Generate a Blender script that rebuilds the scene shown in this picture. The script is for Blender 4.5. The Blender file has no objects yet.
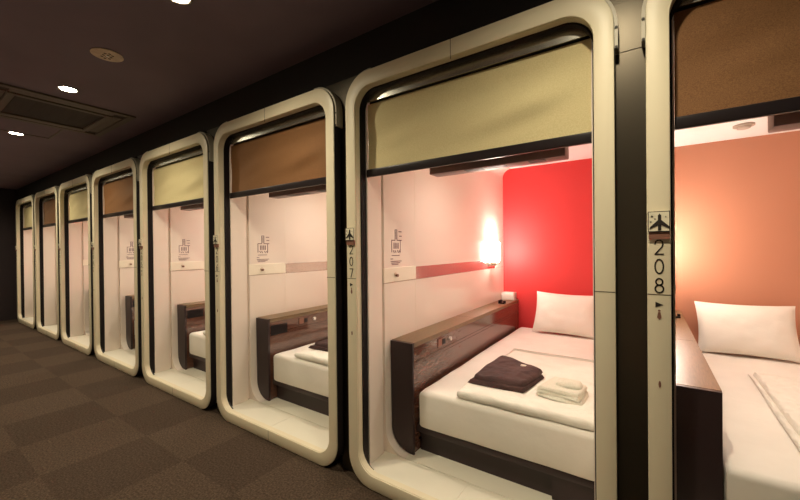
import bpy, bmesh, math, random
from mathutils import Vector, Matrix, noise
random.seed(4)
PI = math.pi
scene = bpy.context.scene
col = scene.collection

# ------------------------------------------------------------------ materials
def lin(c):
    return tuple(((v / 255) / 12.92 if v / 255 <= .04045 else ((v / 255 + .055) / 1.055) ** 2.4) for v in c) + (1,)

def mat(name, rgb, rough=.5, metal=0., ior=1.45, emit=None, strength=0., coat=0.):
    m = bpy.data.materials.new(name); m.use_nodes = True
    b = m.node_tree.nodes['Principled BSDF']
    b.inputs['Base Color'].default_value = rgb if len(rgb) == 4 else tuple(rgb) + (1,)
    b.inputs['Roughness'].default_value = rough
    b.inputs['Metallic'].default_value = metal
    b.inputs['IOR'].default_value = ior
    if coat:
        b.inputs['Coat Weight'].default_value = coat; b.inputs['Coat Roughness'].default_value = .06
    if emit:
        b.inputs['Emission Color'].default_value = tuple(emit) + (1,)
        b.inputs['Emission Strength'].default_value = strength
    return m

def nodes(m):
    nt = m.node_tree
    return nt, nt.nodes, nt.links, nt.nodes['Principled BSDF']

def add_noise(m, c1, c2, scale, detail=3, stretch=(1, 1, 1), bump=0., bscale=None):
    nt, N, L, b = nodes(m)
    tc = N.new('ShaderNodeTexCoord'); mp = N.new('ShaderNodeMapping'); mp.inputs['Scale'].default_value = stretch
    L.new(tc.outputs['Object'], mp.inputs['Vector'])
    n = N.new('ShaderNodeTexNoise'); n.inputs['Scale'].default_value = scale; n.inputs['Detail'].default_value = detail
    L.new(mp.outputs[0], n.inputs['Vector'])
    r = N.new('ShaderNodeValToRGB'); r.color_ramp.elements[0].color = c1; r.color_ramp.elements[1].color = c2
    r.color_ramp.elements[0].position = .35; r.color_ramp.elements[1].position = .65
    L.new(n.outputs['Fac'], r.inputs[0]); L.new(r.outputs[0], b.inputs['Base Color'])
    if bump:
        n2 = N.new('ShaderNodeTexNoise'); n2.inputs['Scale'].default_value = bscale or scale
        n2.inputs['Detail'].default_value = 4
        L.new(tc.outputs['Object'], n2.inputs['Vector'])
        bp = N.new('ShaderNodeBump'); bp.inputs['Strength'].default_value = bump; bp.inputs['Distance'].default_value = .01
        L.new(n2.outputs['Fac'], bp.inputs['Height']); L.new(bp.outputs[0], b.inputs['Normal'])
    return m

M = {}
M['frame'] = mat('cream lacquer', (.73, .66, .49), .42)
M['seam'] = mat('seam shadow gap', (.10, .08, .055), .7)
M['edge'] = mat('edge strip metal', (.44, .40, .31), .45)
M['gap'] = mat('dark satin panel', (.062, .052, .038), .36, .75)
M['black'] = mat('black rubber', (.009, .006, .007), .5, 0, 1.3)
M['blackgloss'] = mat('black gloss header', (.42, .41, .37), .27, .9)
M['bar'] = mat('black bar', (.016, .011, .013), .3)
M['shade_cream'] = add_noise(mat('cream woven blind', (.6, .5, .3), .85), lin((206, 192, 146)), lin((216, 203, 158)), 240, 2, (1, 1, 1), .12, 700)
M['shade_brown'] = add_noise(mat('brown woven blind', (.25, .13, .06), .75), lin((118, 80, 48)), lin((146, 104, 64)), 330, 3, (1, 1, 1.6), .25, 800)
M['wall'] = mat('white glossy panel', (.82, .735, .665), .14, 0, 1.5)
M['cabinceil'] = mat('white cabin ceiling', (.88, .89, .90), .4)
M['floorpanel'] = mat('white cabin floor', (.74, .71, .60), .3, 0, 1.45)
M['band'] = mat('satin reflective band', (.60, .54, .50), .16, .75)
M['hookplate'] = mat('cream plate', (.85, .80, .68), .3)
M['red'] = mat('red wall panel', lin((208, 60, 62)), .55, 0, 1.4)
M['copper'] = mat('copper brown wall panel', lin((186, 128, 102)), .5, .0)
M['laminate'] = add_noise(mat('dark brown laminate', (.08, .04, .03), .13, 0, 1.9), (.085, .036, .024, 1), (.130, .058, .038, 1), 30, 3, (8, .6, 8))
M['laminate_top_lit'] = add_noise(mat('laminate top with painted lamplight', (.08, .04, .03), .38, 0, 1.7), (.125, .078, .034, 1), (.18, .115, .050, 1), 30, 3, (8, .6, 8))  # same laminate as the face, lightened: lamplight on the top put into the colour
M['endpanel'] = mat('end panel with painted shade', (.030, .017, .019), .4)  # console end is the face laminate with its shade painted in, near black
M['grey'] = mat('dark grey recess', (.02, .015, .016), .6)
M['sheet'] = add_noise(mat('white bed sheet', (.8, .78, .72), .85), (.80, .77, .71, 1), (.83, .80, .74, 1), 6, 2, (1, 1, 1), .25, 18)
M['duvet'] = add_noise(mat('off white duvet', (.8, .78, .7), .85), (.78, .76, .69, 1), (.82, .80, .73, 1), 8, 2, (1, 1, 1), 1.0, 16)
M['pillow'] = add_noise(mat('white pillow case', (.85, .82, .76), .85), (.83, .80, .74, 1), (.86, .83, .77, 1), 6, 2, (1, 1, 1), .35, 11)
M['towel'] = add_noise(mat('cream terry towel', (.8, .78, .66), .95), (.74, .73, .62, 1), (.80, .79, .69, 1), 150, 2, (1, 1, 1), .6, 420)
M['pyjama'] = add_noise(mat('dark brown cotton', (.05, .025, .025), .8), (.030, .013, .012, 1), (.056, .024, .021, 1), 14, 3, (1, 1, 1), .6, 30)
M['tv'] = mat('tv casing', (.22, .125, .12), .4)
M['tvdark'] = mat('tv vent', (.008, .006, .006), .5)
M['screen'] = mat('tv screen', (.01, .01, .012), .08)
M['lamp'] = mat('lit frosted lamp glass', (1, .9, .8), .4, emit=(1, .83, .69), strength=100)
M['lamptop'] = mat('glowing lamp opening', (1, .9, .8), .4, emit=(1, .86, .74), strength=420)
M['chrome'] = mat('brushed metal', (.7, .62, .52), .3, .9)
M['whitebox'] = mat('white plastic', (.8, .76, .72), .35)
M['ink'] = mat('black lettering', (.015, .010, .008), .6)
M['purple'] = mat('purple print', (.13, .06, .09), .6)
M['tab'] = mat('brown tab', (.22, .10, .07), .5)
M['plate'] = mat('ivory sign plate', (.76, .71, .55), .4)
M['ceiling'] = add_noise(mat('dark brown ceiling', (.05, .035, .03), .75), (.130, .094, .125, 1), (.150, .110, .145, 1), 2, 2)
M['voidwall'] = mat('black upper wall', (.011, .008, .009), .8)
M['darkwall'] = mat('dark corridor wall', (.028, .017, .019), .7)
M['palewall'] = mat('beige corridor wall', (.74, .68, .56), .7)
M['ceilmetal'] = mat('brown painted grille', (.075, .055, .045), .5)
M['ceildark'] = mat('dark grille', (.022, .015, .014), .7)
M['speaker'] = add_noise(mat('tan ceiling plate', (.3, .22, .15), .5), (.50, .38, .28, 1), (.62, .50, .38, 1), 25, 2)
M['dlight'] = mat('lit downlight lens', (1, 1, .9), .4, emit=(1, .92, .66), strength=60)
M['smoke'] = mat('smoke detector grey', (.45, .38, .32), .5)

def carpet():
    m = mat('brown carpet tiles', (.05, .035, .025), .95, 0, 1.2)
    nt, N, L, b = nodes(m)
    tc = N.new('ShaderNodeTexCoord'); mp = N.new('ShaderNodeMapping')
    S = 1 / .515
    mp.inputs['Scale'].default_value = (S, S, 1); mp.inputs['Location'].default_value = (2.78 * S + 20, -.505 * S + 20, .5)
    L.new(tc.outputs['Object'], mp.inputs['Vector'])
    ck = N.new('ShaderNodeTexChecker'); ck.inputs['Scale'].default_value = 1.0
    ck.inputs['Color1'].default_value = (.074, .051, .036, 1); ck.inputs['Color2'].default_value = (.060, .041, .029, 1)
    L.new(mp.outputs[0], ck.inputs['Vector'])
    mp2 = N.new('ShaderNodeMapping'); mp2.inputs['Scale'].default_value = (1, 1, 1)
    L.new(tc.outputs['Object'], mp2.inputs['Vector'])
    n = N.new('ShaderNodeTexNoise'); n.inputs['Scale'].default_value = 95; n.inputs['Detail'].default_value = 5
    L.new(mp2.outputs[0], n.inputs['Vector'])
    r = N.new('ShaderNodeMapRange'); r.inputs[1].default_value = .3; r.inputs[2].default_value = .7
    r.inputs[3].default_value = .55; r.inputs[4].default_value = 1.45
    L.new(n.outputs['Fac'], r.inputs[0])
    mx = N.new('ShaderNodeMix'); mx.data_type = 'RGBA'; mx.blend_type = 'MULTIPLY'; mx.inputs[0].default_value = 1
    L.new(ck.outputs['Color'], mx.inputs[6]); L.new(r.outputs[0], mx.inputs[7]); L.new(mx.outputs[2], b.inputs['Base Color'])
    bp = N.new('ShaderNodeBump'); bp.inputs['Strength'].default_value = .6; bp.inputs['Distance'].default_value = .006
    n3 = N.new('ShaderNodeTexNoise'); n3.inputs['Scale'].default_value = 220
    L.new(tc.outputs['Object'], n3.inputs['Vector']); L.new(n3.outputs['Fac'], bp.inputs['Height']); L.new(bp.outputs[0], b.inputs['Normal'])
    return m
M['carpet'] = carpet()

# ------------------------------------------------------------------ mesh helpers
class MB:
    def __init__(s): s.v = []; s.f = []
    def add(s, vs, fs):
        o = len(s.v); s.v += [tuple(v) for v in vs]; s.f += [tuple(i + o for i in f) for f in fs]; return s
    def box(s, x0, x1, y0, y1, z0, z1):
        vs = [(x0, y0, z0), (x1, y0, z0), (x1, y1, z0), (x0, y1, z0), (x0, y0, z1), (x1, y0, z1), (x1, y1, z1), (x0, y1, z1)]
        return s.add(vs, [(0, 3, 2, 1), (4, 5, 6, 7), (0, 1, 5, 4), (1, 2, 6, 5), (2, 3, 7, 6), (3, 0, 4, 7)])
    def prism(s, pts, a, b, axis='y'):            # closed outline swept along an axis
        n = len(pts)
        def P(p, t):
            return {'y': (p[0], t, p[1]), 'z': (p[0], p[1], t), 'x': (t, p[0], p[1])}[axis]
        vs = [P(p, a) for p in pts] + [P(p, b) for p in pts]
        return s.add(vs, [tuple(range(n)), tuple(range(2 * n - 1, n - 1, -1))] + [(i, i + n, (i + 1) % n + n, (i + 1) % n) for i in range(n)])
    def ribbon(s, A, B, y0, y1, closed=False):    # band between two paths in XZ, given depth in Y
        n = len(A); vs = [(p[0], y0, p[1]) for p in A] + [(p[0], y0, p[1]) for p in B] + [(p[0], y1, p[1]) for p in A] + [(p[0], y1, p[1]) for p in B]
        fs = []
        for i in range(n if closed else n - 1):
            j = (i + 1) % n
            fs += [(i, j, n + j, n + i), (2 * n + i, 3 * n + i, 3 * n + j, 2 * n + j), (i, 2 * n + i, 2 * n + j, j), (n + i, n + j, 3 * n + j, 3 * n + i)]
        if not closed:
            fs += [(0, n, 3 * n, 2 * n), (n - 1, 3 * n - 1, 4 * n - 1, 2 * n - 1)]
        return s.add(vs, fs)
    def cyl(s, c, r, h, axis='z', n=24, r2=None):
        r2 = r if r2 is None else r2; vs = []
        for t, rr in ((0, r), (h, r2)):
            for i in range(n):
                a = 2 * PI * i / n; p = (rr * math.cos(a), rr * math.sin(a))
                vs.append({'z': (c[0] + p[0], c[1] + p[1], c[2] + t), 'y': (c[0] + p[0], c[1] + t, c[2] + p[1]), 'x': (c[0] + t, c[1] + p[0], c[2] + p[1])}[axis])
        return s.add(vs, [tuple(range(n)), tuple(range(2 * n - 1, n - 1, -1))] + [(i, i + n, (i + 1) % n + n, (i + 1) % n) for i in range(n)])
    def lathe(s, c, prof, n=28):                  # prof: (r, z)
        vs = []; fs = []
        for r, z in prof:
            for i in range(n):
                a = 2 * PI * i / n; vs.append((c[0] + r * math.cos(a), c[1] + r * math.sin(a), c[2] + z))
        for k in range(len(prof) - 1):
            for i in range(n):
                j = (i + 1) % n; fs.append((k * n + i, k * n + j, (k + 1) * n + j, (k + 1) * n + i))
        fs += [tuple(range(n - 1, -1, -1)), tuple(range((len(prof) - 1) * n, len(prof) * n))]
        return s.add(vs, fs)
    def stroke(s, pts, w, y0, y1, fn=None):       # polyline of given width standing in XZ
        for (a, b) in zip(pts, pts[1:]):
            d = Vector((b[0] - a[0], b[1] - a[1]));
            if d.length < 1e-9: continue
            d.normalize(); n = Vector((-d.y, d.x)) * w / 2; e = d * w * .35
            q = [(a[0] - e.x + n.x, a[1] - e.y + n.y), (a[0] - e.x - n.x, a[1] - e.y - n.y), (b[0] + e.x - n.x, b[1] + e.y - n.y), (b[0] + e.x + n.x, b[1] + e.y + n.y)]
            if fn: s.prism([fn(p) for p in q], y0, y1, 'x')
            else: s.prism(q, y0, y1, 'y')
        return s

def mesh_of(mb, bevel=0, seg=2, smooth=None, off=(0, 0, 0)):
    me = bpy.data.meshes.new('m')
    me.from_pydata([(v[0] - off[0], v[1] - off[1], v[2] - off[2]) for v in mb.v], [], mb.f)
    bm = bmesh.new(); bm.from_mesh(me)
    bmesh.ops.recalc_face_normals(bm, faces=bm.faces)
    if bevel:
        ed = [e for e in bm.edges if len(e.link_faces) == 2 and e.calc_face_angle(0) > .6]
        bmesh.ops.bevel(bm, geom=ed, offset=bevel, segments=seg, profile=.5, affect='EDGES', clamp_overlap=True)
    bm.to_mesh(me); bm.free()
    if smooth is None: smooth = bool(bevel)
    if smooth:
        for p in me.polygons: p.use_smooth = True
        try: me.set_sharp_from_angle(angle=.6)
        except Exception: pass
    return me

CACHE = {}
def link(name, me, m, parent=None):
    o = bpy.data.objects.new(name, me); col.objects.link(o)
    if m and not me.materials: me.materials.append(M[m])
    if parent: o.parent = parent
    return o

class Thing:                                      # an Empty at the thing's base; parts are authored in cabin coordinates
    def __init__(s, name, label, cat, base, X0=0, group=None):
        s.base = base; s.e = bpy.data.objects.new(name, None); col.objects.link(s.e)
        s.e.empty_display_size = .05; s.e.location = (X0 + base[0], base[1], base[2]); s.name = name
        tag(s.e, label, cat, group)
    def part(s, name, key, fn, m, bevel=0, seg=2, parent=None, label=None, smooth=None):
        k = (s.name, key, m)
        if k not in CACHE: CACHE[k] = mesh_of(fn(), bevel, seg, smooth, s.base)
        o = link(name, CACHE[k], m, parent or s.e)
        if label: o['label'] = label
        return o
def tag(o, label, cat, group=None):
    o['label'] = label; o['category'] = cat
    if group: o['group'] = group
    return o
def single(name, key, fn, m, base, X0, label, cat, group=None, bevel=0, seg=2, smooth=None, extra=None):
    k = (name, key, m)
    if k not in CACHE: CACHE[k] = mesh_of(fn(), bevel, seg, smooth, base)
    o = link(name, CACHE[k], m); o.location = (X0 + base[0], base[1], base[2])
    if extra: o.matrix_world = extra(o)
    return tag(o, label, cat, group)
def struct(name, mb, m, bevel=0):
    o = link(name, mesh_of(mb, bevel), m); o['kind'] = 'structure'; return o

def rrect(x0, x1, z0, z1, r, n=10, rb=None):      # rounded rectangle, starts bottom left going up
    rb = r if rb is None else rb; P = []
    for cx, cz, a0, rr in ((x0 + rb, z0 + rb, 1.5, rb), (x0 + r, z1 - r, 1.0, r), (x1 - r, z1 - r, .5, r), (x1 - rb, z0 + rb, 0, rb)):
        for i in range(n + 1):
            a = PI * (a0 - .5 * i / n); P.append((cx + rr * math.cos(a), cz + rr * math.sin(a)))
    return P

# ------------------------------------------------------------------ dimensions
PW = 1.3255                                       # pitch of the cabins
FW, FT, FD = 1.237, 2.157, 1.43                   # frame width, top, front plane
CEIL = 2.40
WL, WR, IC, IF, BACK = .07, 1.167, 2.062, .068, 3.77
XL, XR = -9.62, 2.75

# ------------------------------------------------------------------ setting
struct('floor', MB().box(XL, XR, -1.0, 4.0, -.05, 0), 'carpet')
struct('ceiling', MB().box(XL, XR, -1.0, 1.50, CEIL, CEIL + .05), 'ceiling')
struct('wall_left', MB().box(XL - .05, XL, -1.0, 1.6, 0, CEIL), 'darkwall')
struct('wall_right', MB().box(XR, XR + .05, -1.0, 1.6, 0, CEIL), 'darkwall')
struct('wall_opposite', MB().box(XL, XR, -1.05, -1.0, 0, CEIL), 'palewall')
struct('wall_front', MB().box(XL, XR, 1.50, 1.56, 2.19, CEIL), 'voidwall')
struct('wall_front_end', MB().box(XL, -7 * PW - .012, 1.50, 1.56, 0, 2.19), 'voidwall')
struct('wall_front_side', MB().box(FW + .012 + .08, XR, 1.50, 1.56, 0, 2.19), 'voidwall')
for k in range(8):
    x0 = -k * PW + FW - .02; x1 = -k * PW + PW + .02
    t = struct('trim_%d' % (k + 1), MB().box(x0, x1, 1.492, 1.51, 0, 1.922).box(x0, x1, 1.492, 1.51, 1.9255, 2.0995).box(x0 - .10, x1 + .10, 1.492, 1.51, 2.10, 2.186), 'gap')

# ------------------------------------------------------------------ cabin
def arc(cx, cz, r, a0, a1, n=8):
    return [(cx + r * math.cos(PI * (a0 + (a1 - a0) * i / n)), cz + r * math.sin(PI * (a0 + (a1 - a0) * i / n))) for i in range(n + 1)]

def frame_mb():
    return MB().ribbon(rrect(0, FW, 0.004, FT, .15), rrect(.063, FW - .063, .074, 2.081, .105), FD, 1.4385, True)
def jamb_mb():
    return MB().ribbon(rrect(.050, FW - .050, .060, 2.094, .115), rrect(.0631, FW - .0631, .0741, 2.0809, .105), 1.4386, 1.472, True)
def surround_mb():
    return MB().ribbon(rrect(.001, FW - .001, .003, FT - .001, .15), rrect(.0499, FW - .0499, .0599, 2.0941, .115), 1.4386, 1.4915, True)
def edge_mb(side):
    A = [(-.011, 1.92)] + arc(.15, FT + .011 - .161, .161, 1.0, .5, 10) + [(.165, FT + .011)]
    B = [(-.0005, 1.92)] + arc(.15, FT - .15, .1505, 1.0, .5, 10) + [(.165, FT + .0005)]
    if side: A = [(FW - p[0], p[1]) for p in A]; B = [(FW - p[0], p[1]) for p in B]
    return MB().ribbon(A, B, 1.442, 1.4915)
def rail_mb():
    A = [(.0631, .068)] + rrect(.0631, FW - .0631, .1, 2.0809, .105)[11:33] + [(FW - .0631, .068)]
    B = [(.0705, .068)] + rrect(.0705, FW - .0705, .1, 2.0740, .098)[11:33] + [(FW - .0705, .068)]
    return MB().ribbon(A, B, 1.4722, 1.512)
def pocket_mb(side):
    pts = [(.078, 1.513), (.070, 1.645), (.045, 1.645), (.045, 1.513)]
    if side: pts = [(FW - p[0], p[1]) for p in pts]
    return MB().prism(pts, .068, IC, 'z')
def liner_mb(side):
    A = [(WL + .13, IF)] + arc(WL + .13, IF + .13, .13, 1.5, 1.0) + arc(WL + .09, IC - .09, .09, 1.0, .5)
    B = []
    for i, p in enumerate(A):
        if i <= 9: q = i - 1; B.append((p[0], IF - .03) if q < 4 else ((WL - .03, IF - .03) if q == 4 else (WL - .03, p[1])))
        else: q = i - 10; B.append((WL - .03, p[1]) if q < 4 else ((WL - .03, IC + .03) if q == 4 else (p[0], IC + .03)))
    if side: A = [(FW - p[0], p[1]) for p in A]; B = [(FW - p[0], p[1]) for p in B]
    return MB().ribbon(A, B, 1.668, BACK)
def groove_mb(side):
    x = WL - .022; mb = MB().box(*((x - .012, x) if not side else (FW - x, FW - x + .012)), 1.6455, 1.6675, IF, IC)
    return mb
def ceil_mb():
    return MB().box(WL + .09, FW - WL - .09, 1.669, BACK, IC, IC + .025).box(.045, FW - .045, 1.5365, 1.668, IC, IC + .025)
def cfloor_mb():
    return MB().box(WL + .13, FW - WL - .13, 1.669, BACK, IF - .03, IF).box(.064, .585, 1.4725, 1.6665, IF - .03, IF).box(.5862, FW - .064, 1.4725, 1.6665, IF - .03, IF)
def back_mb():
    return MB().box(WL - .01, FW - WL + .01, BACK, BACK + .03, .04, IC + .02)
def body_mb():                                    # outer shell of the cabin seen from its sides
    return MB().box(.005, .035, 1.512, 3.8, 0.01, 2.15).box(FW - .035, FW - .005, 1.512, 3.8, .01, 2.15).box(.035, FW - .035, 1.56, 3.8, 2.11, 2.15)
def header_mb():
    return MB().prism(rrect(.071, FW - .071, 2.026, 2.0738, .046, 8, .001), 1.500, 1.506)

NUM = {'0': [[(.5 + .42 * math.sin(a), .5 + .5 * math.cos(a)) for a in [2 * PI * i / 20 for i in range(21)]]],
       '1': [[(.25, .8), (.55, 1), (.55, 0)]],
       '2': [[(.1, .75), (.18, .92), (.38, 1), (.62, 1), (.82, .9), (.88, .72), (.8, .52), (.5, .3), (.1, 0), (.92, 0)]],
       '3': [[(.1, .85), (.35, 1), (.65, 1), (.85, .8), (.75, .58), (.45, .53)], [(.45, .53), (.8, .45), (.9, .25), (.7, .03), (.4, 0), (.08, .13)]],
       '4': [[(.7, 0), (.7, 1), (.08, .27), (.95, .27)]],
       '5': [[(.85, 1), (.22, 1), (.15, .55), (.5, .64), (.82, .5), (.88, .27), (.7, .04), (.35, 0), (.08, .13)]],
       '6': [[(.75, 1), (.3, .6), (.12, .3), (.25, .06), (.5, 0), (.78, .06), (.9, .3), (.75, .53), (.5, .6), (.28, .52), (.14, .34)]],
       '7': [[(.08, 1), (.92, 1), (.35, 0)]],
       '8': [[(.5 + .34 * math.sin(a), .77 + .23 * math.cos(a)) for a in [2 * PI * i / 16 for i in range(17)]],
             [(.5 + .42 * math.sin(a), .27 + .27 * math.cos(a)) for a in [2 * PI * i / 16 for i in range(17)]]]}
def digit_mb(d, x, z, w, h, y):
    mb = MB()
    for pl in NUM[d]: mb.stroke([(x + p[0] * w, z + p[1] * h) for p in pl], .0042, y, y + .0012)
    return mb
def plane_mb():
    y0, y1 = 1.4160, 1.4175; cx = .034; mb = MB()
    mb.prism([(cx - .0045, 1.292), (cx - .0045, 1.340), (cx, 1.346), (cx + .0045, 1.340), (cx + .0045, 1.292)], y0, y1)
    mb.prism([(cx, 1.330), (cx + .026, 1.303), (cx + .026, 1.297), (cx, 1.311), (cx - .026, 1.297), (cx - .026, 1.303)], y0 - .0004, y1)
    return mb
STARS = ((.014, 1.338, .0042), (.022, 1.329, .0026), (.011, 1.320, .003), (.050, 1.335, .0026))
def star_mb(x, z, r):
    return MB().prism([(x + (r if i % 2 == 0 else r * .45) * math.sin(PI * i / 5), z + (r if i % 2 == 0 else r * .45) * math.cos(PI * i / 5)) for i in range(10)], 1.4160, 1.4175)

# ------------------------------------------------------------------ bed, console and their fittings
CK = .226                                         # console face
def con_body_mb(nic):
    mb = MB()
    pts = [(WL + .012, .66), (CK - .022, .66), (CK - .022, IF + .001)] + [(WL + .145, IF + .001)] + arc(WL + .142, IF + .130, .128, 1.5, 1.0)
    mb.prism(pts, 1.776, BACK - .004); return mb
def con_end_mb(yf):
    pts = [(WL + .004, .7005), (CK, .7005), (CK, IF + .001), (WL + .16, IF + .001)] + arc(WL + .141, IF + .132, .13, 1.47, 1.0)
    return MB().prism(pts, yf, yf + .0175)
def con_top_mb(yf):
    return MB().prism([(WL + .001, .702), (CK + .001, .702), (CK + .001, .675), (WL + .010, .675), (WL + .001, .690)], yf + .018, BACK - .003)
def con_fascia_mb(yf):
    return MB().box(CK - .021, CK, yf + .018, BACK - .004, .592, .674)
def con_lower_mb(yf):
    return MB().box(CK - .021, CK, yf + .018, BACK - .004, .075, .568).box(CK - .021, CK - .002, yf + .018, BACK - .004, .5685, .5885)
def bed_base_mb():
    return MB().box(CK + .002, 1.166, 1.752, BACK - .01, .190, .226)
def kick_mb():
    return MB().box(CK + .002, .954, 1.795, 1.815, IF, .189)
def drawer_mb():
    return MB().box(.955, 1.16, 1.768, 2.3, IF + .004, .188)

def soft_box(x0, x1, y0, y1, z0, z1, r, nx=26, ny=44, amp=.003, seed=0, hfun=None, sc=5.):
    """a cloth covered slab: rounded edges, slightly uneven top and sides"""
    mb = MB(); P = []; fs = []
    nz = 5
    def prof(t):      # 0 bottom .. 1 top centre : inset and height
        return t
    rings = []
    H = z1 - z0
    levels = [(0.0, 0.006, 0), (0.0, 0.0, .012), (0, 0, H * .5)] + [(0, r * (1 - math.cos(a)), H - r + r * math.sin(a)) for a in [PI / 2 * i / 5 for i in range(6)]]
    per = []
    for i in range(nx): per.append((i / nx, 0))
    for i in range(ny): per.append((1, i / ny))
    for i in range(nx): per.append((1 - i / nx, 1))
    for i in range(ny): per.append((0, 1 - i / ny))
    n = len(per); V = []
    def rr(u, v, ins):
        ax0, ax1, ay0, ay1 = x0 + ins, x1 - ins, y0 + ins, y1 - ins
        x = ax0 + (ax1 - ax0) * u; y = ay0 + (ay1 - ay0) * v
        c = .018; qx = min(max(x, ax0 + c), ax1 - c); qy = min(max(y, ay0 + c), ay1 - c)
        d = math.hypot(x - qx, y - qy)
        if x != qx and y != qy and d > c: x = qx + (x - qx) * c / d; y = qy + (y - qy) * c / d
        return x, y
    for _, ins, z in levels:
        for u, v in per:
            x, y = rr(u, v, ins)
            q = noise.noise(Vector((x * sc, y * sc, z * 9 + seed))) * amp
            cx, cy = (x0 + x1) / 2, (y0 + y1) / 2
            V.append([x + q * (1 if x > cx else -1) * .6, y + q * (1 if y > cy else -1), z0 + z])
    for k in range(len(levels) - 1):
        for i in range(n):
            j = (i + 1) % n; fs.append((k * n + i, k * n + j, (k + 1) * n + j, (k + 1) * n + i))
    top = (len(levels) - 1) * n
    G = {}
    for a in range(nx + 1):
        for b in range(ny + 1):
            if b == 0: G[a, b] = top + a if a < nx else top + nx
            elif a == nx: G[a, b] = top + nx + b if b < ny else top + nx + ny
            elif b == ny: G[a, b] = top + nx + ny + (nx - a)
            elif a == 0: G[a, b] = top + 2 * nx + ny + (ny - b)
            else:
                x, y = x0 + r + (x1 - x0 - 2 * r) * a / nx, y0 + r + (y1 - y0 - 2 * r) * b / ny
                V.append([x, y, z1]); G[a, b] = len(V) - 1
    for a in range(nx):
        for b in range(ny): fs.append((G[a, b], G[a + 1, b], G[a + 1, b + 1], G[a, b + 1]))
    fs.append(tuple(range(n - 1, -1, -1)))
    for i, p in enumerate(V):
        if p[2] > z0 + H * .6:
            w = (p[2] - z0 - H * .6) / (H * .4)
            e = noise.noise(Vector((p[0] * sc, p[1] * sc, seed + 3))) * amp * 1.2 * w
            p[2] += e
            if hfun: p[2] = z0 + (p[2] - z0) * hfun(p[0], p[1])
    mb.add(V, fs); return mb

def sheet_poly(outline, z0, th, n=26, amp=.004, sc=16., seed=0, r=.012, cr=0., gam=.008):
    """folded cloth lying flat with the given outline (quad, corners in order); rounded rim and wrinkles"""
    a, b, c, d = [Vector(p + (0,)) for p in outline]
    mb = MB(); V = []; fs = []
    for i in range(n + 1):
        for j in range(n + 1):
            u, v = i / n, j / n
            p = (a * (1 - u) + b * u) * (1 - v) + (d * (1 - u) + c * u) * v
            if cr:
                U, W = abs(2 * u - 1), abs(2 * v - 1); ctr = (a + b + c + d) / 4
                p = ctr + (p - ctr) * (1 - cr * (max(0, min(U, W)) ** 3) + .25 * cr * abs(U - W) ** 2 * max(U, W))
            e = min(u, 1 - u, v, 1 - v) * min((b - a).length, (d - a).length)
            k = min(1, e / r); h = th * math.sqrt(max(0, 1 - (1 - k) ** 2))
            s = noise.noise(Vector((p.x * sc, p.y * sc * .6 + p.x * sc * .4, seed))) + .5 * noise.noise(Vector((p.x * sc * 2.3, p.y * sc * 2.1, seed + 8)))
            g = (noise.noise(Vector((p.x * 9, p.y * 9, seed + 21)))) * gam
            V.append((p.x + g * (1 if k < 1 else .3), p.y + g * (1 if k < 1 else .3), z0 + max(h + s * amp * k, .0012)))
    m = n + 1
    for i in range(n):
        for j in range(n): fs.append((i * m + j, (i + 1) * m + j, (i + 1) * m + j + 1, i * m + j + 1))
    rim = [(i, 0) for i in range(n)] + [(n, j) for j in range(n)] + [(n - i, n) for i in range(n)] + [(0, n - j) for j in range(n)]
    o = len(V); ids = [i * m + j for i, j in rim]
    V += [(V[k][0], V[k][1], z0) for k in ids]
    q = len(ids)
    for k in range(q): fs.append((ids[k], o + k, o + (k + 1) % q, ids[(k + 1) % q]))
    fs.append(tuple(range(o, o + q)))
    mb.add(V, fs); return mb

def pillow_mb(w=.56, h=.40, t=.07, seed=0):
    mb = MB(); n = 26; V = []; fs = []
    for s in (1, -1):
        for i in range(n + 1):
            for j in range(n + 1):
                u, v = 2 * i / n - 1, 2 * j / n - 1
                x = w / 2 * u * (1 - .055 * (1 - v * v)); y = h / 2 * v * (1 - .07 * (1 - u * u))
                f = max(0, (1 - abs(u) ** 2.6)) ** .5 * max(0, (1 - abs(v) ** 2.4)) ** .5
                wr = noise.noise(Vector((u * 2.4 + seed, v * 2.4, s * 4))) * .006 + noise.noise(Vector((u * 6 + seed, v * 2.5, s * 9))) * .003
                V.append((x, y, s * (t * f + wr * f + .0015)))
    m = n + 1; o = m * m
    for k in (0, 1):
        for i in range(n):
            for j in range(n):
                q = [i * m + j, (i + 1) * m + j, (i + 1) * m + j + 1, i * m + j + 1]
                fs.append(tuple(k * o + e for e in q))
    rim = [i * m for i in range(n)] + [n * m + j for j in range(n)] + [(n - i) * m + n for i in range(n)] + [n - j for j in range(n)]
    for k in range(len(rim)):
        a, b = rim[k], rim[(k + 1) % len(rim)]; fs.append((a, b, b + o, a + o))
    mb.add(V, fs); return mb

def shade_mb():
    mb = MB(); nx, nz = 40, 26; V = []; fs = []
    for s in (0, 1):
        for i in range(nx + 1):
            for j in range(nz + 1):
                x = .0795 + (1.1575 - .0795) * i / nx; z = 1.662 + (2.022 - 1.662) * j / nz
                a = .0035 * math.sin(11 * z + 2.6 * x + 1) * math.sin(PI * j / nz) + .020 * noise.noise(Vector((x * 1.5 + z * 2, z * 10 - x * 2.8, 2.4))) * max(0, math.sin(PI * j / nz)) ** .5 * min(1, .1 + 5 * min(i, nx - i) / nx)* math.sin(PI * j / nz)
                V.append((x, 1.522 + a + s * .0012, z))
    m = nz + 1; o = (nx + 1) * m
    for s in (0, 1):
        for i in range(nx):
            for j in range(nz): fs.append(tuple(s * o + e for e in (i * m + j, (i + 1) * m + j, (i + 1) * m + j + 1, i * m + j + 1)))
    mb.add(V, fs); return mb
def shade_bar_mb():
    return MB().prism([(p[0], p[1]) for p in rrect(1.508, 1.5275, 1.629, 1.671, .006, 4)], .0790, FW - .0790, 'x')

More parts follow.
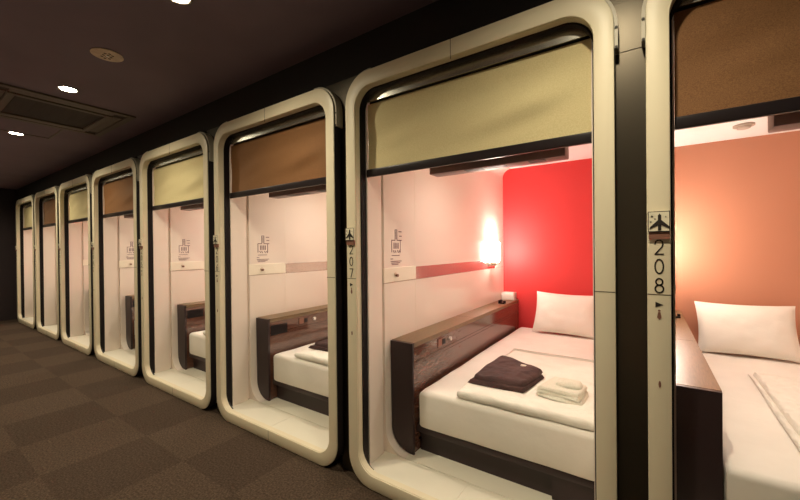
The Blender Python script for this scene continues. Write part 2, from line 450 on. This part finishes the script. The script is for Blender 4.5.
def notice_mb():
    mb = MB(); X = WL + .0008
    f = lambda p: p
    def st(pts, w=.0035): mb.stroke(pts, w * 1.35, X - .0006, X + .0004, f)
    y = 1.79
    st([(y - .010, 1.355), (y - .010, 1.292), (y - .045, 1.292), (y - .045, 1.222)]); st([(y + .010, 1.355), (y + .010, 1.292), (y + .045, 1.292), (y + .045, 1.222)])
    st([(y - .010, 1.355), (y + .010, 1.355)], .003)
    st([(y, 1.345), (y, 1.300)], .0025)
    for k in (-.022, -.008, .008, .022): st([(y + k, 1.275), (y + k, 1.243)], .005)
    for k in (-.03, -.012, .014, .032): st([(y + k, 1.230), (y + k + .010, 1.218)], .004)
    for k, z in ((0, 1.345), (.006, 1.318), (0, 1.292)): st([(y + .030 + k, z), (y + .058, z)], .004)
    for z, a, b in ((1.200, -.045, .035), (1.180, -.055, -.035), (1.165, -.055, .055), (1.155, -.05, .04), (1.146, -.045, .02)): 
        t = a
        while t < b:
            st([(y + t, z), (y + min(t + .008, b), z)], .003); t += .012
    return mb

# names of the eight cabins, nearest first
CAB = [('208', 'nearest cabin 208'), ('207', 'cabin 207'), ('206', 'third cabin from the right'), ('205', 'fourth cabin from the right'),
       ('204', 'fifth cabin from the right'), ('203', 'third cabin from the left'), ('202', 'second cabin from the left'), ('201', 'leftmost cabin')]

for k in range(8):
    X0 = -k * PW; num, who = CAB[k]
    cream = (k % 2 == 1)
    back = 'red' if cream else 'copper'
    adj = {0: 'cream framed sleeping cabin 208 with copper back wall, nearest on the right',
           1: 'cream framed sleeping cabin 207 with red back wall and cream blind'}.get(
        k, 'cream framed sleeping cabin with %s blind, %s' % ('cream' if cream else 'brown', who))
    c = Thing('sleeping_cabin', adj, 'cabin', (FW / 2, 1.6, 0), X0, 'sleeping cabins in a row')
    fr = c.part('frame', 'frame', frame_mb, 'frame', .004, 2)
    for q, bx in enumerate(((.001, .0625, 1.084, 1.0868), (FW - .0625, FW - .001, 1.084, 1.0868), (.6215, .6240, 2.069, 2.155), (.6215, .6240, .006, .072))):
        c.part('seam', ('seam', q), lambda bx=bx: MB().box(bx[0], bx[1], FD - .0006, FD + .002, bx[2], bx[3]), 'seam', parent=fr)
    c.part('screw', 'screw', lambda: MB().prism([(.032 + .0035 * math.sin(a), .796 + .011 * math.cos(a)) for a in [2 * PI * i / 12 for i in range(12)]], FD - .002, FD + .001), 'tab', parent=fr)
    c.part('jamb', 'jamb', jamb_mb, 'frame')
    c.part('dark_surround', 'surround', surround_mb, 'grey')
    for sd in (0, 1):
        es = c.part('edge_strip', ('edge', sd), lambda sd=sd: edge_mb(sd), 'edge', label='grey corner edging strip')
        for q, (bx, bz) in enumerate(((-.006, 1.925), (-.006, 1.992)) if not sd else ((FW + .006, 1.925), (FW + .006, 1.992))):
            c.part('bolt', ('bolt', sd, q), lambda bx=bx, bz=bz: MB().cyl((bx, 1.439, bz), .0045, .0032, 'y', 10), 'ink', parent=es)
    c.part('guide_rail', 'rail', rail_mb, 'black')
    c.part('header_panel', 'header', header_mb, 'blackgloss')
    for s in (0, 1):
        c.part('entry_panel', ('pocket', s), lambda s=s: pocket_mb(s), 'wall')
        w = c.part('side_wall', ('liner', s), lambda s=s: liner_mb(s), 'wall', smooth=True)
        c.part('joint_strip', ('groove', s), lambda s=s: groove_mb(s), 'wall', parent=w)
        if s == 0:
            c.part('reflective_band', 'band', lambda: MB().box(WL - .004, WL + .0015, 2.012, 3.50, 1.040, 1.122), 'band', parent=w, label='narrow reflective band along the wall')
            hp = c.part('hook_plate', 'hookp', lambda: MB().box(WL - .004, WL + .004, 1.662, 2.010, 1.042, 1.128), 'hookplate', .0015, 1, parent=w)
            c.part('vertical_seam', 'vs', lambda: MB().box(WL - .002, WL + .0006, 2.0095, 2.0115, .20, 1.039).box(WL - .002, WL + .0006, 2.0095, 2.0115, 1.13, 2.0), 'hookplate', parent=w)
            c.part('horizontal_seam', 'hs', lambda: MB().box(WL - .002, WL + .0006, 2.012, 3.76, 1.0375, 1.0395).box(WL - .002, WL + .0006, 1.662, 2.010, 1.0385, 1.0405), 'tab', parent=w)
    c.part('ceiling_panel', 'ceil', ceil_mb, 'cabinceil')
    c.part('floor_panel', 'floor', cfloor_mb, 'floorpanel')
    c.part('back_wall', 'back', back_mb, back, label='%s back wall' % ('red' if cream else 'copper coloured'))
    c.part('outer_shell', 'body', body_mb, 'grey')
    # coat hook
    h = Thing('coat_hook', 'small round coat hook on the left wall of ' + who, 'hook', (WL + .0045, 1.775, 1.082), X0, 'coat hooks on the wall plates')
    h.part('hook_base', 'b', lambda: MB().cyl((WL + .0045, 1.775, 1.086), .013, .003, 'x', 20), 'chrome')
    h.part('peg', 'p', lambda: MB().cyl((WL + .0075, 1.775, 1.080), .006, .016, 'x', 16, .009), 'tab')
    # printed notice
    if k < 6:
        single('wall_notice', 'n', notice_mb, 'purple', (WL, 1.79, 1.25), X0, 'small purple printed notice on the left wall of ' + who, 'notice', 'printed notices on cabin walls')
    # roller blind
    cn = 'cream' if cream else 'brown'
    b = Thing('roller_blind', '%s fabric roller blind at the front of %s' % (cn, who), 'blind', (FW / 2, 1.49, 1.62), X0, cn + ' roller blinds')
    b.part('fabric', 'f' + cn, shade_mb, 'shade_' + cn, smooth=True)
    b.part('bottom_bar', 'bar', shade_bar_mb, 'bar', smooth=True)
    b.part('roller_tube', 'tube', lambda: MB().cyl((.080, 1.558, 2.035), .019, 1.075, 'x', 20), 'bar')
    # number sign
    s = Thing('room_number_sign', 'number %s sign with aeroplane symbol on the frame of %s' % (num, who) if k < 2 else
              'room number sign with aeroplane symbol on the frame of ' + who, 'sign', (.032, FD, 1.0), X0, 'room number signs')
    pl = s.part('plate', 'plate', lambda: MB().box(.004, .060, 1.4175, FD - .0002, 1.289, 1.352), 'plate', .0015, 1)
    s.part('plate_border', 'pb', lambda: MB().box(.003, .061, 1.4178, 1.4185, 1.2875, 1.3535), 'ink', parent=pl)
    s.part('aeroplane_symbol', 'pln', plane_mb, 'ink', parent=pl)
    for q, st_ in enumerate(STARS): s.part('star', ('star', q), lambda st_=st_: star_mb(*st_), 'ink', parent=pl)
    s.part('brown_tab', 'tab', lambda: MB().box(.006, .060, FD - .008, FD - .0002, 1.264, 1.2885), 'tab')
    for i, d in enumerate(num):
        s.part('digit', (i, d), lambda i=i, d=d: digit_mb(d, .0195, (1.216, 1.154, 1.092)[i], .026, .045, FD - .0014), 'ink')
    s.part('arrow_symbol', 'arr', lambda: MB().prism([(.022, 1.062), (.022, 1.044), (.042, 1.053)], FD - .0014, FD - .0002), 'ink')
    s.part('figure_symbol', 'fig', lambda: MB().cyl((.032, FD - .0014, 1.034), .0035, .0012, 'y', 12).prism([(.029, 1.029), (.035, 1.029), (.038, 1.012), (.032, 1.004), (.026, 1.012)], FD - .0014, FD - .0002), 'tab')
    # console
    nic = k >= 2
    t = Thing('bedside_console', 'dark brown glossy console beside the bed in ' + who, 'console', (.15, 2.7, IF), X0, 'dark bedside consoles')
    t.part('carcass', ('c', nic), lambda nic=nic: con_body_mb(nic), 'grey')
    yf = 1.755 if k == 0 else 1.718
    t.part('end_panel', ('e', yf), lambda yf=yf: con_end_mb(yf), 'endpanel', label='end panel with painted shade')  # laminate end in shade, the shade painted into its base colour
    t.part('worktop', ('t', yf), lambda yf=yf: con_top_mb(yf), 'laminate_top_lit')
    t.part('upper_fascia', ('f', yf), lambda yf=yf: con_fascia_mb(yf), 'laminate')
    if nic: t.part('niche_shade_overlay', 'on', lambda: MB().box(CK + .0002, CK + .0016, 1.742, 1.90, .570, .648), 'black', label='flat black overlay painted as the shaded inside of a niche')  # no recess modelled: niche darkness painted as a thin black sheet on the face
    t.part('top_joint', 'tj', lambda: MB().box(WL + .002, CK + .0005, 2.618, 2.6215, .7015, .7025), 'endpanel')
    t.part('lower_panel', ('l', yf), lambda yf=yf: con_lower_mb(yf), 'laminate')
    sp = t.part('socket_plate', 's', lambda: MB().box(CK, CK + .003, 2.015, 2.125, .606, .664), 'laminate', .001, 1)
    t.part('socket', 'so', lambda: MB().box(CK + .003, CK + .0045, 2.075, 2.112, .618, .650), 'black', parent=sp)
    t.part('switch_blank', 'sb', lambda: MB().box(CK + .003, CK + .004, 2.022, 2.068, .612, .658), 'tab', parent=sp)
    t.part('knob', 'k', lambda: MB().cyl((CK, 2.185, .634), .013, .014, 'x', 20), 'whitebox', label='small white round knob')
    # bed
    t = Thing('bed_base', 'low dark bed base under the mattress in ' + who, 'bed base', (.7, 2.7, IF), X0, 'dark bed bases')
    t.part('slat_board', 'b', bed_base_mb, 'endpanel', .004, 2)
    t.part('plinth', 'k', kick_mb, 'endpanel')
    if k < 2: t.part('storage_box', 'd', drawer_mb, 'endpanel')
    single('mattress', 'm%d' % (k == 0), lambda k=k: soft_box(.2475 if k else .230, 1.155, 1.742, 3.735, .2275, .432, .030, amp=.0042, seed=k), 'sheet', (.7, 2.7, .228), X0,
           'white sheeted mattress on the dark base in ' + who, 'mattress', 'white mattresses', smooth=True)
    # lamp
    t = Thing('wall_lamp', 'lit frosted wall lamp at the bed head in ' + who, 'lamp', (WL + .002, 3.42, 1.08), X0, 'lit wall lamps')
    t.part('bracket', 'b', lambda: MB().box(WL + .0015, WL + .010, 3.33, 3.49, 1.058, 1.094).box(WL + .010, WL + .05, 3.395, 3.425, 1.066, 1.084).cyl((WL + .042, 3.41, 1.084), .026, .014, 'z', 28), 'chrome')
    t.part('lamp_shade', 's', lambda: MB().lathe((WL + .042, 3.41, 1.099), [(.030, 0), (.037, .01), (.040, .05), (.042, .13), (.043, .18), (.040, .186), (.01, .188)]), 'lamp', smooth=True)
    t.part('lamp_opening', 'o', lambda: MB().cyl((WL + .042, 3.41, 1.2865), .036, .003, 'z', 24), 'lamptop')
    # recessed light of the cabin ceiling
    t = Thing('cabin_downlight', 'lit recessed ceiling light inside ' + who, 'downlight', (.62, 2.25, IC), X0, 'ceiling lights inside the cabins')
    t.part('trim_ring', 'r', lambda: MB().lathe((.62, 2.25, IC), [(.052, -.0005), (.062, -.0005), (.064, -.004), (.052, -.006), (.047, -.002)]), 'whitebox', smooth=True)
    t.part('lens', 'l', lambda: MB().cyl((.62, 2.25, IC - .003), .046, .0025, 'z', 28), 'dlight')
    ld = bpy.data.lights.new('cabin_lamp', 'SPOT'); ld.energy = 34; ld.color = (1, .86, .73); ld.shadow_soft_size = .045
    ld.spot_size = math.radians(140); ld.spot_blend = 1
    lo = bpy.data.objects.new('cabin_lamp', ld); col.objects.link(lo); lo.location = (0, 0, -.02); lo.parent = t.e
    # television seen from behind, just inside the blind
    if k < 5:
        t = Thing('television', 'dark television hung behind the blind in ' + who, 'television', (.74, 1.70, 1.60), X0, 'hanging televisions')
        t.part('casing', 'c', lambda: MB().box(.412, 1.052, 1.605, 1.69, 1.617, 1.975), 'tv', .004, 2)
        t.part('rear_housing', 'h', lambda: MB().prism([(.52, 1.665), (.95, 1.665), (.92, 1.90), (.55, 1.90)], 1.570, 1.6045), 'tv', .004, 1)
        for q, (a, b) in enumerate(((.60, .69), (.70, .80), (.90, .97))):
            t.part('air_vent', ('v', q), lambda a=a, b=b: MB().box(a, b, 1.612, 1.655, 1.6155, 1.618), 'tvdark')
        t.part('display_screen', 's', lambda: MB().box(.435, 1.04, 1.69, 1.692, 1.625, 1.96), 'screen')
        t.part('ceiling_bracket', 'cb', lambda: MB().box(.72, .76, 1.645, 1.675, 1.97, IC - .001).box(.68, .80, 1.615, 1.70, IC - .006, IC - .0005), 'bar')
        if k == 0: t.e.rotation_euler = (0, 0, math.radians(-2)); t.e.location.x -= .075
    # pillow leaning on the back wall
    if k < 5:
        px = {0: .59, 1: .705}.get(k, .70)
        def place(o, px=px, k=k):
            return Matrix.Translation((X0 + px, 3.608, .622)) @ Matrix.Rotation(math.radians(-.5 if k == 0 else 1), 4, 'Y') @ Matrix.Rotation(math.radians(64), 4, 'X')
        single('pillow', 'p%d' % (k == 0), lambda k=k: pillow_mb(seed=k * 3.1), 'pillow', (0, 0, 0), 0, 'white pillow leaning on the %s back wall of %s' % ('red' if cream else 'copper', who), 'pillow', 'white pillows', smooth=True, extra=place)
    if 0 < k < 4:
        o = single('bedside_box', 'wb', lambda: MB().box(.080, .206, 3.665, 3.765, .7025, .776), 'whitebox', (.14, 3.7, .702), X0,
                   'small white box on the console in ' + who, 'box', 'white boxes on the consoles', bevel=.003)
    if k < 4:
        o = single('cable_holder', 'ch', lambda: MB().box(.145, .205, 3.38, 3.40, .7025, .712).box(.145, .165, 3.38, 3.45, .7025, .735).box(.186, .205, 3.40, 3.435, .7025, .728), 'black', (.17, 3.4, .702), X0,
                   'small black holder on the console top in ' + who, 'holder', 'black holders on the consoles', bevel=.002)

# ------------------------------------------------------------------ bed linen and clothes
ZT = .4375
for k in (1, 2, 3, 4):
    X0 = -k * PW; who = CAB[k][1]
    single('folded_duvet', 'fd', lambda: soft_box(.472, 1.150, 1.758, 2.80, ZT, ZT + .040, .020, 40, 60, .0085, 5, lambda x, y: 1 - .90 * min(1, max(0, (y - 2.40) / .38)) ** .8, 8.),
           'duvet', (.8, 2.2, ZT), X0, 'off white folded duvet on the mattress in ' + who, 'duvet', 'folded duvets', smooth=True)
    if k < 4:
        t = Thing('folded_pyjamas', 'dark brown folded pyjamas on the duvet in ' + who, 'clothes', (.66, 2.1, ZT + .04), X0, 'folded dark pyjamas')
        zz = ZT + .0425
        t.part('trousers', 'tr', lambda: sheet_poly(((.478, 1.885), (.790, 1.905), (.832, 2.20), (.53, 2.36)), zz, .018, 34, .004, 14, 2, .014, .03), 'pyjama', smooth=True)
        t.part('shirt', 'sh', lambda: sheet_poly(((.492, 1.925), (.782, 1.925), (.822, 2.24), (.500, 2.42)), zz + .0185, .020, 44, .010, 10, 5, .022, .07), 'pyjama', smooth=True)
        t.part('care_label', 'cl', lambda: MB().box(.685, .715, 2.225, 2.245, zz + .037, zz + .0425), 'towel', label='tiny pale label')
    if k < 3:
        zb = ZT + .0425
        t = Thing('folded_bath_towel', 'cream folded bath towel beside the pyjamas in ' + who, 'towel', (.95, 2.05, zb), X0, 'folded bath towels')
        for i in range(3):
            t.part('layer', i, lambda i=i: sheet_poly(((.838 + .005 * i, 1.925 + .007 * i), (1.066 - .006 * i, 1.89 + .010 * i), (1.078 - .01 * (i % 2), 2.11 - .01 * i), (.888 + .004 * i, 2.17 - .012 * i)), zb + .0155 * i, .0145, 30, .004, 15, i * 4, .016, .05), 'towel', smooth=True)
        t = single('folded_face_towel', 'ft', lambda: sheet_poly(((.925, 1.985), (1.050, 1.975), (1.052, 2.07), (.935, 2.085)), zb + .0475, .020, 26, .005, 22, 3, .026, .12), 'towel', (.98, 2.02, zb + .045), X0,
                   'small cream face towel lying on the bath towel in ' + who, 'towel', 'small face towels', smooth=True)

# quilt on the nearest bed
t = Thing('quilt', 'cream quilt with a stitched hem lying over the mattress in the nearest cabin', 'quilt', (.8, 2.5, ZT), 0)
t.part('cover', 'c', lambda: sheet_poly(((.505, 1.80), (1.148, 1.80), (1.148, 3.02), (.535, 3.06)), ZT - .0005, .030, 110, .015, 13, 4, .016, 0, .003), 'duvet', smooth=True)
t.part('hem', 'h', lambda: sheet_poly(((.478, 1.80), (.512, 1.80), (.534, 3.05), (.515, 3.07)), ZT - .0005, .016, 70, .010, 34, 7, .012, 0, .001), 'duvet', smooth=True)
# smoke detector in the nearest cabin
t = Thing('smoke_detector', 'round grey smoke detector on the white ceiling of the nearest cabin', 'smoke detector', (.55, 3.36, IC), 0)
t.part('base', 'b', lambda: MB().cyl((.55, 3.36, IC - .012), .056, .0115, 'z', 32), 'smoke')
t.part('sensor_cap', 'c', lambda: MB().lathe((.55, 3.36, IC - .030), [(.02, 0), (.034, .004), (.042, .0175)]), 'smoke', smooth=True)

# ------------------------------------------------------------------ corridor ceiling
LX = [-.11, -1.75, -3.39, -5.05, -6.70, -8.35]; LY = .79
DN = {-1.75: 'nearest of the lit ceiling downlights, at the top edge of the picture', -3.39: 'lit ceiling downlight beside the air conditioner grille',
      -5.05: 'lit ceiling downlight beyond the air conditioner grille, over the ceiling hatch'}
for x in LX:
    t = Thing('downlight', DN.get(x, 'lit recessed downlight in the dark ceiling, outside the picture'), 'downlight', (x, LY, CEIL), 0, 'ceiling downlights')
    t.part('trim_ring', x, lambda x=x: MB().lathe((x, LY, CEIL), [(.052, -.0005), (.060, -.0005), (.062, -.004), (.052, -.006), (.047, -.002)]), 'ceilmetal', smooth=True)
    t.part('lens', ('l', x), lambda x=x: MB().cyl((x, LY, CEIL - .003), .046, .0025, 'z', 28), 'dlight')
    ld = bpy.data.lights.new('downlight_lamp', 'SPOT'); ld.energy = 85; ld.color = (1, .865, .62); ld.shadow_soft_size = .03
    ld.spot_size = math.radians(157); ld.spot_blend = 1
    lo = bpy.data.objects.new('downlight_lamp', ld); col.objects.link(lo); lo.location = (0, 0, -.012); lo.parent = t.e

t = Thing('ceiling_speaker', 'oval looking tan perforated speaker disc on the dark ceiling', 'speaker', (-2.61, .785, CEIL), 0)
t.part('disc', 'd', lambda: MB().lathe((-2.61, .785, CEIL), [(.075, -.0005), (.078, -.006), (.060, -.010), (.01, -.010)]), 'speaker', smooth=True)
def sp_holes():
    mb = MB()
    for i in range(-3, 4):
        for j in range(-1, 2):
            if (i + j) % 2: mb.box(-2.61 + i * .013 - .004, -2.61 + i * .013 + .004, .785 + j * .018 - .006, .785 + j * .018 + .006, CEIL - .0115, CEIL - .0095)
    return mb
t.part('perforation', 'h', sp_holes, 'ceildark')
t.part('indicator', 'i', lambda: MB().cyl((-2.61, .785, CEIL - .013), .008, .003, 'z', 12), 'dlight' if 0 else 'whitebox')

def ring_rect(x0, x1, y0, y1, w, z0, z1):
    return MB().box(x0, x1, y0, y0 + w, z0, z1).box(x0, x1, y1 - w, y1, z0, z1).box(x0, x0 + w, y0 + w, y1 - w, z0, z1).box(x1 - w, x1, y0 + w, y1 - w, z0, z1)
cx0, cx1, cy0, cy1 = -4.50, -3.62, .42, 1.285
t = Thing('air_conditioner', 'dark square air conditioner cassette set in the corridor ceiling', 'air conditioner', ((cx0 + cx1) / 2, .85, CEIL), 0)
t.part('surround', 's', lambda: ring_rect(cx0, cx1, cy0, cy1, .05, CEIL - .014, CEIL - .0005), 'ceilmetal', .003, 1)
t.part('inner_panel', 'p', lambda: ring_rect(cx0 + .125, cx1 - .125, cy0 + .125, cy1 - .125, .045, CEIL - .020, CEIL - .0005), 'ceilmetal', .003, 1)
for i, (a, b, c_, d) in enumerate(((cx0 + .13, cx1 - .13, cy0 + .053, cy0 + .12), (cx0 + .13, cx1 - .13, cy1 - .12, cy1 - .053), (cx0 + .053, cx0 + .12, cy0 + .13, cy1 - .13), (cx1 - .12, cx1 - .053, cy0 + .13, cy1 - .13))):
    t.part('louvre', i, lambda a=a, b=b, c_=c_, d=d: MB().box(a, b, c_, d, CEIL - .012, CEIL - .0005), 'ceilmetal', .004, 1)
t.part('grille', 'g', lambda: (lambda mb: [mb.box(cx0 + .171, cx1 - .171, cy0 + .18 + i * .06, cy0 + .184 + i * .06, CEIL - .0095, CEIL - .008) for i in range(9)] and mb)(MB().box(cx0 + .171, cx1 - .171, cy0 + .171, cy1 - .171, CEIL - .008, CEIL - .0005)), 'ceildark')
t.part('corner_dark', 'cd', lambda: MB().box(cx0 + .05, cx1 - .05, cy0 + .05, cy1 - .05, CEIL - .003, CEIL - .0006), 'ceildark')
t = Thing('ceiling_hatch', 'square access hatch outlined in the ceiling beyond the air conditioner', 'hatch', (-4.8, .75, CEIL), 0)
t.part('panel', 'p', lambda: MB().box(-5.0, -4.54, .45, 1.01, CEIL - .003, CEIL - .0005), 'ceiling')
t.part('rim', 'r', lambda: ring_rect(-5.015, -4.525, .435, 1.025, .012, CEIL - .007, CEIL - .0005), 'ceilmetal')

# ------------------------------------------------------------------ world, camera, view
w = bpy.data.worlds.new('World'); scene.world = w; w.use_nodes = True
w.node_tree.nodes['Background'].inputs[0].default_value = (.5, .4, .35, 1); w.node_tree.nodes['Background'].inputs[1].default_value = .0
yaw, pt, ro = [math.radians(a) for a in (34.4205, -.2746, -.5733)]
F = Vector((-math.sin(yaw) * math.cos(pt), math.cos(yaw) * math.cos(pt), math.sin(pt)))
R = Vector((math.cos(yaw), math.sin(yaw), 0)); U = R.cross(F)
R2 = R * math.cos(ro) + U * math.sin(ro); U2 = -R * math.sin(ro) + U * math.cos(ro)
cd = bpy.data.cameras.new('camera'); cam = bpy.data.objects.new('camera', cd); col.objects.link(cam)
mw = Matrix.Identity(4)
for i in range(3): mw[i][0] = R2[i]; mw[i][1] = U2[i]; mw[i][2] = -F[i]
mw[0][3], mw[1][3], mw[2][3] = 0, 0, 1.2434
cam.matrix_world = mw
cd.sensor_width = 36; cd.lens = 36 * 360.24 / 800; cd.clip_start = .02
scene.camera = cam
scene.view_settings.view_transform = 'Standard'; scene.view_settings.look = 'None'
scene.view_settings.gamma = 1; scene.view_settings.exposure = 0; scene.view_settings.use_curve_mapping = False
scene.cycles.max_bounces = 12; scene.cycles.diffuse_bounces = 7; scene.cycles.glossy_bounces = 5
scene.cycles.sample_clamp_indirect = 4
scene.cycles.caustics_reflective = False; scene.cycles.caustics_refractive = False
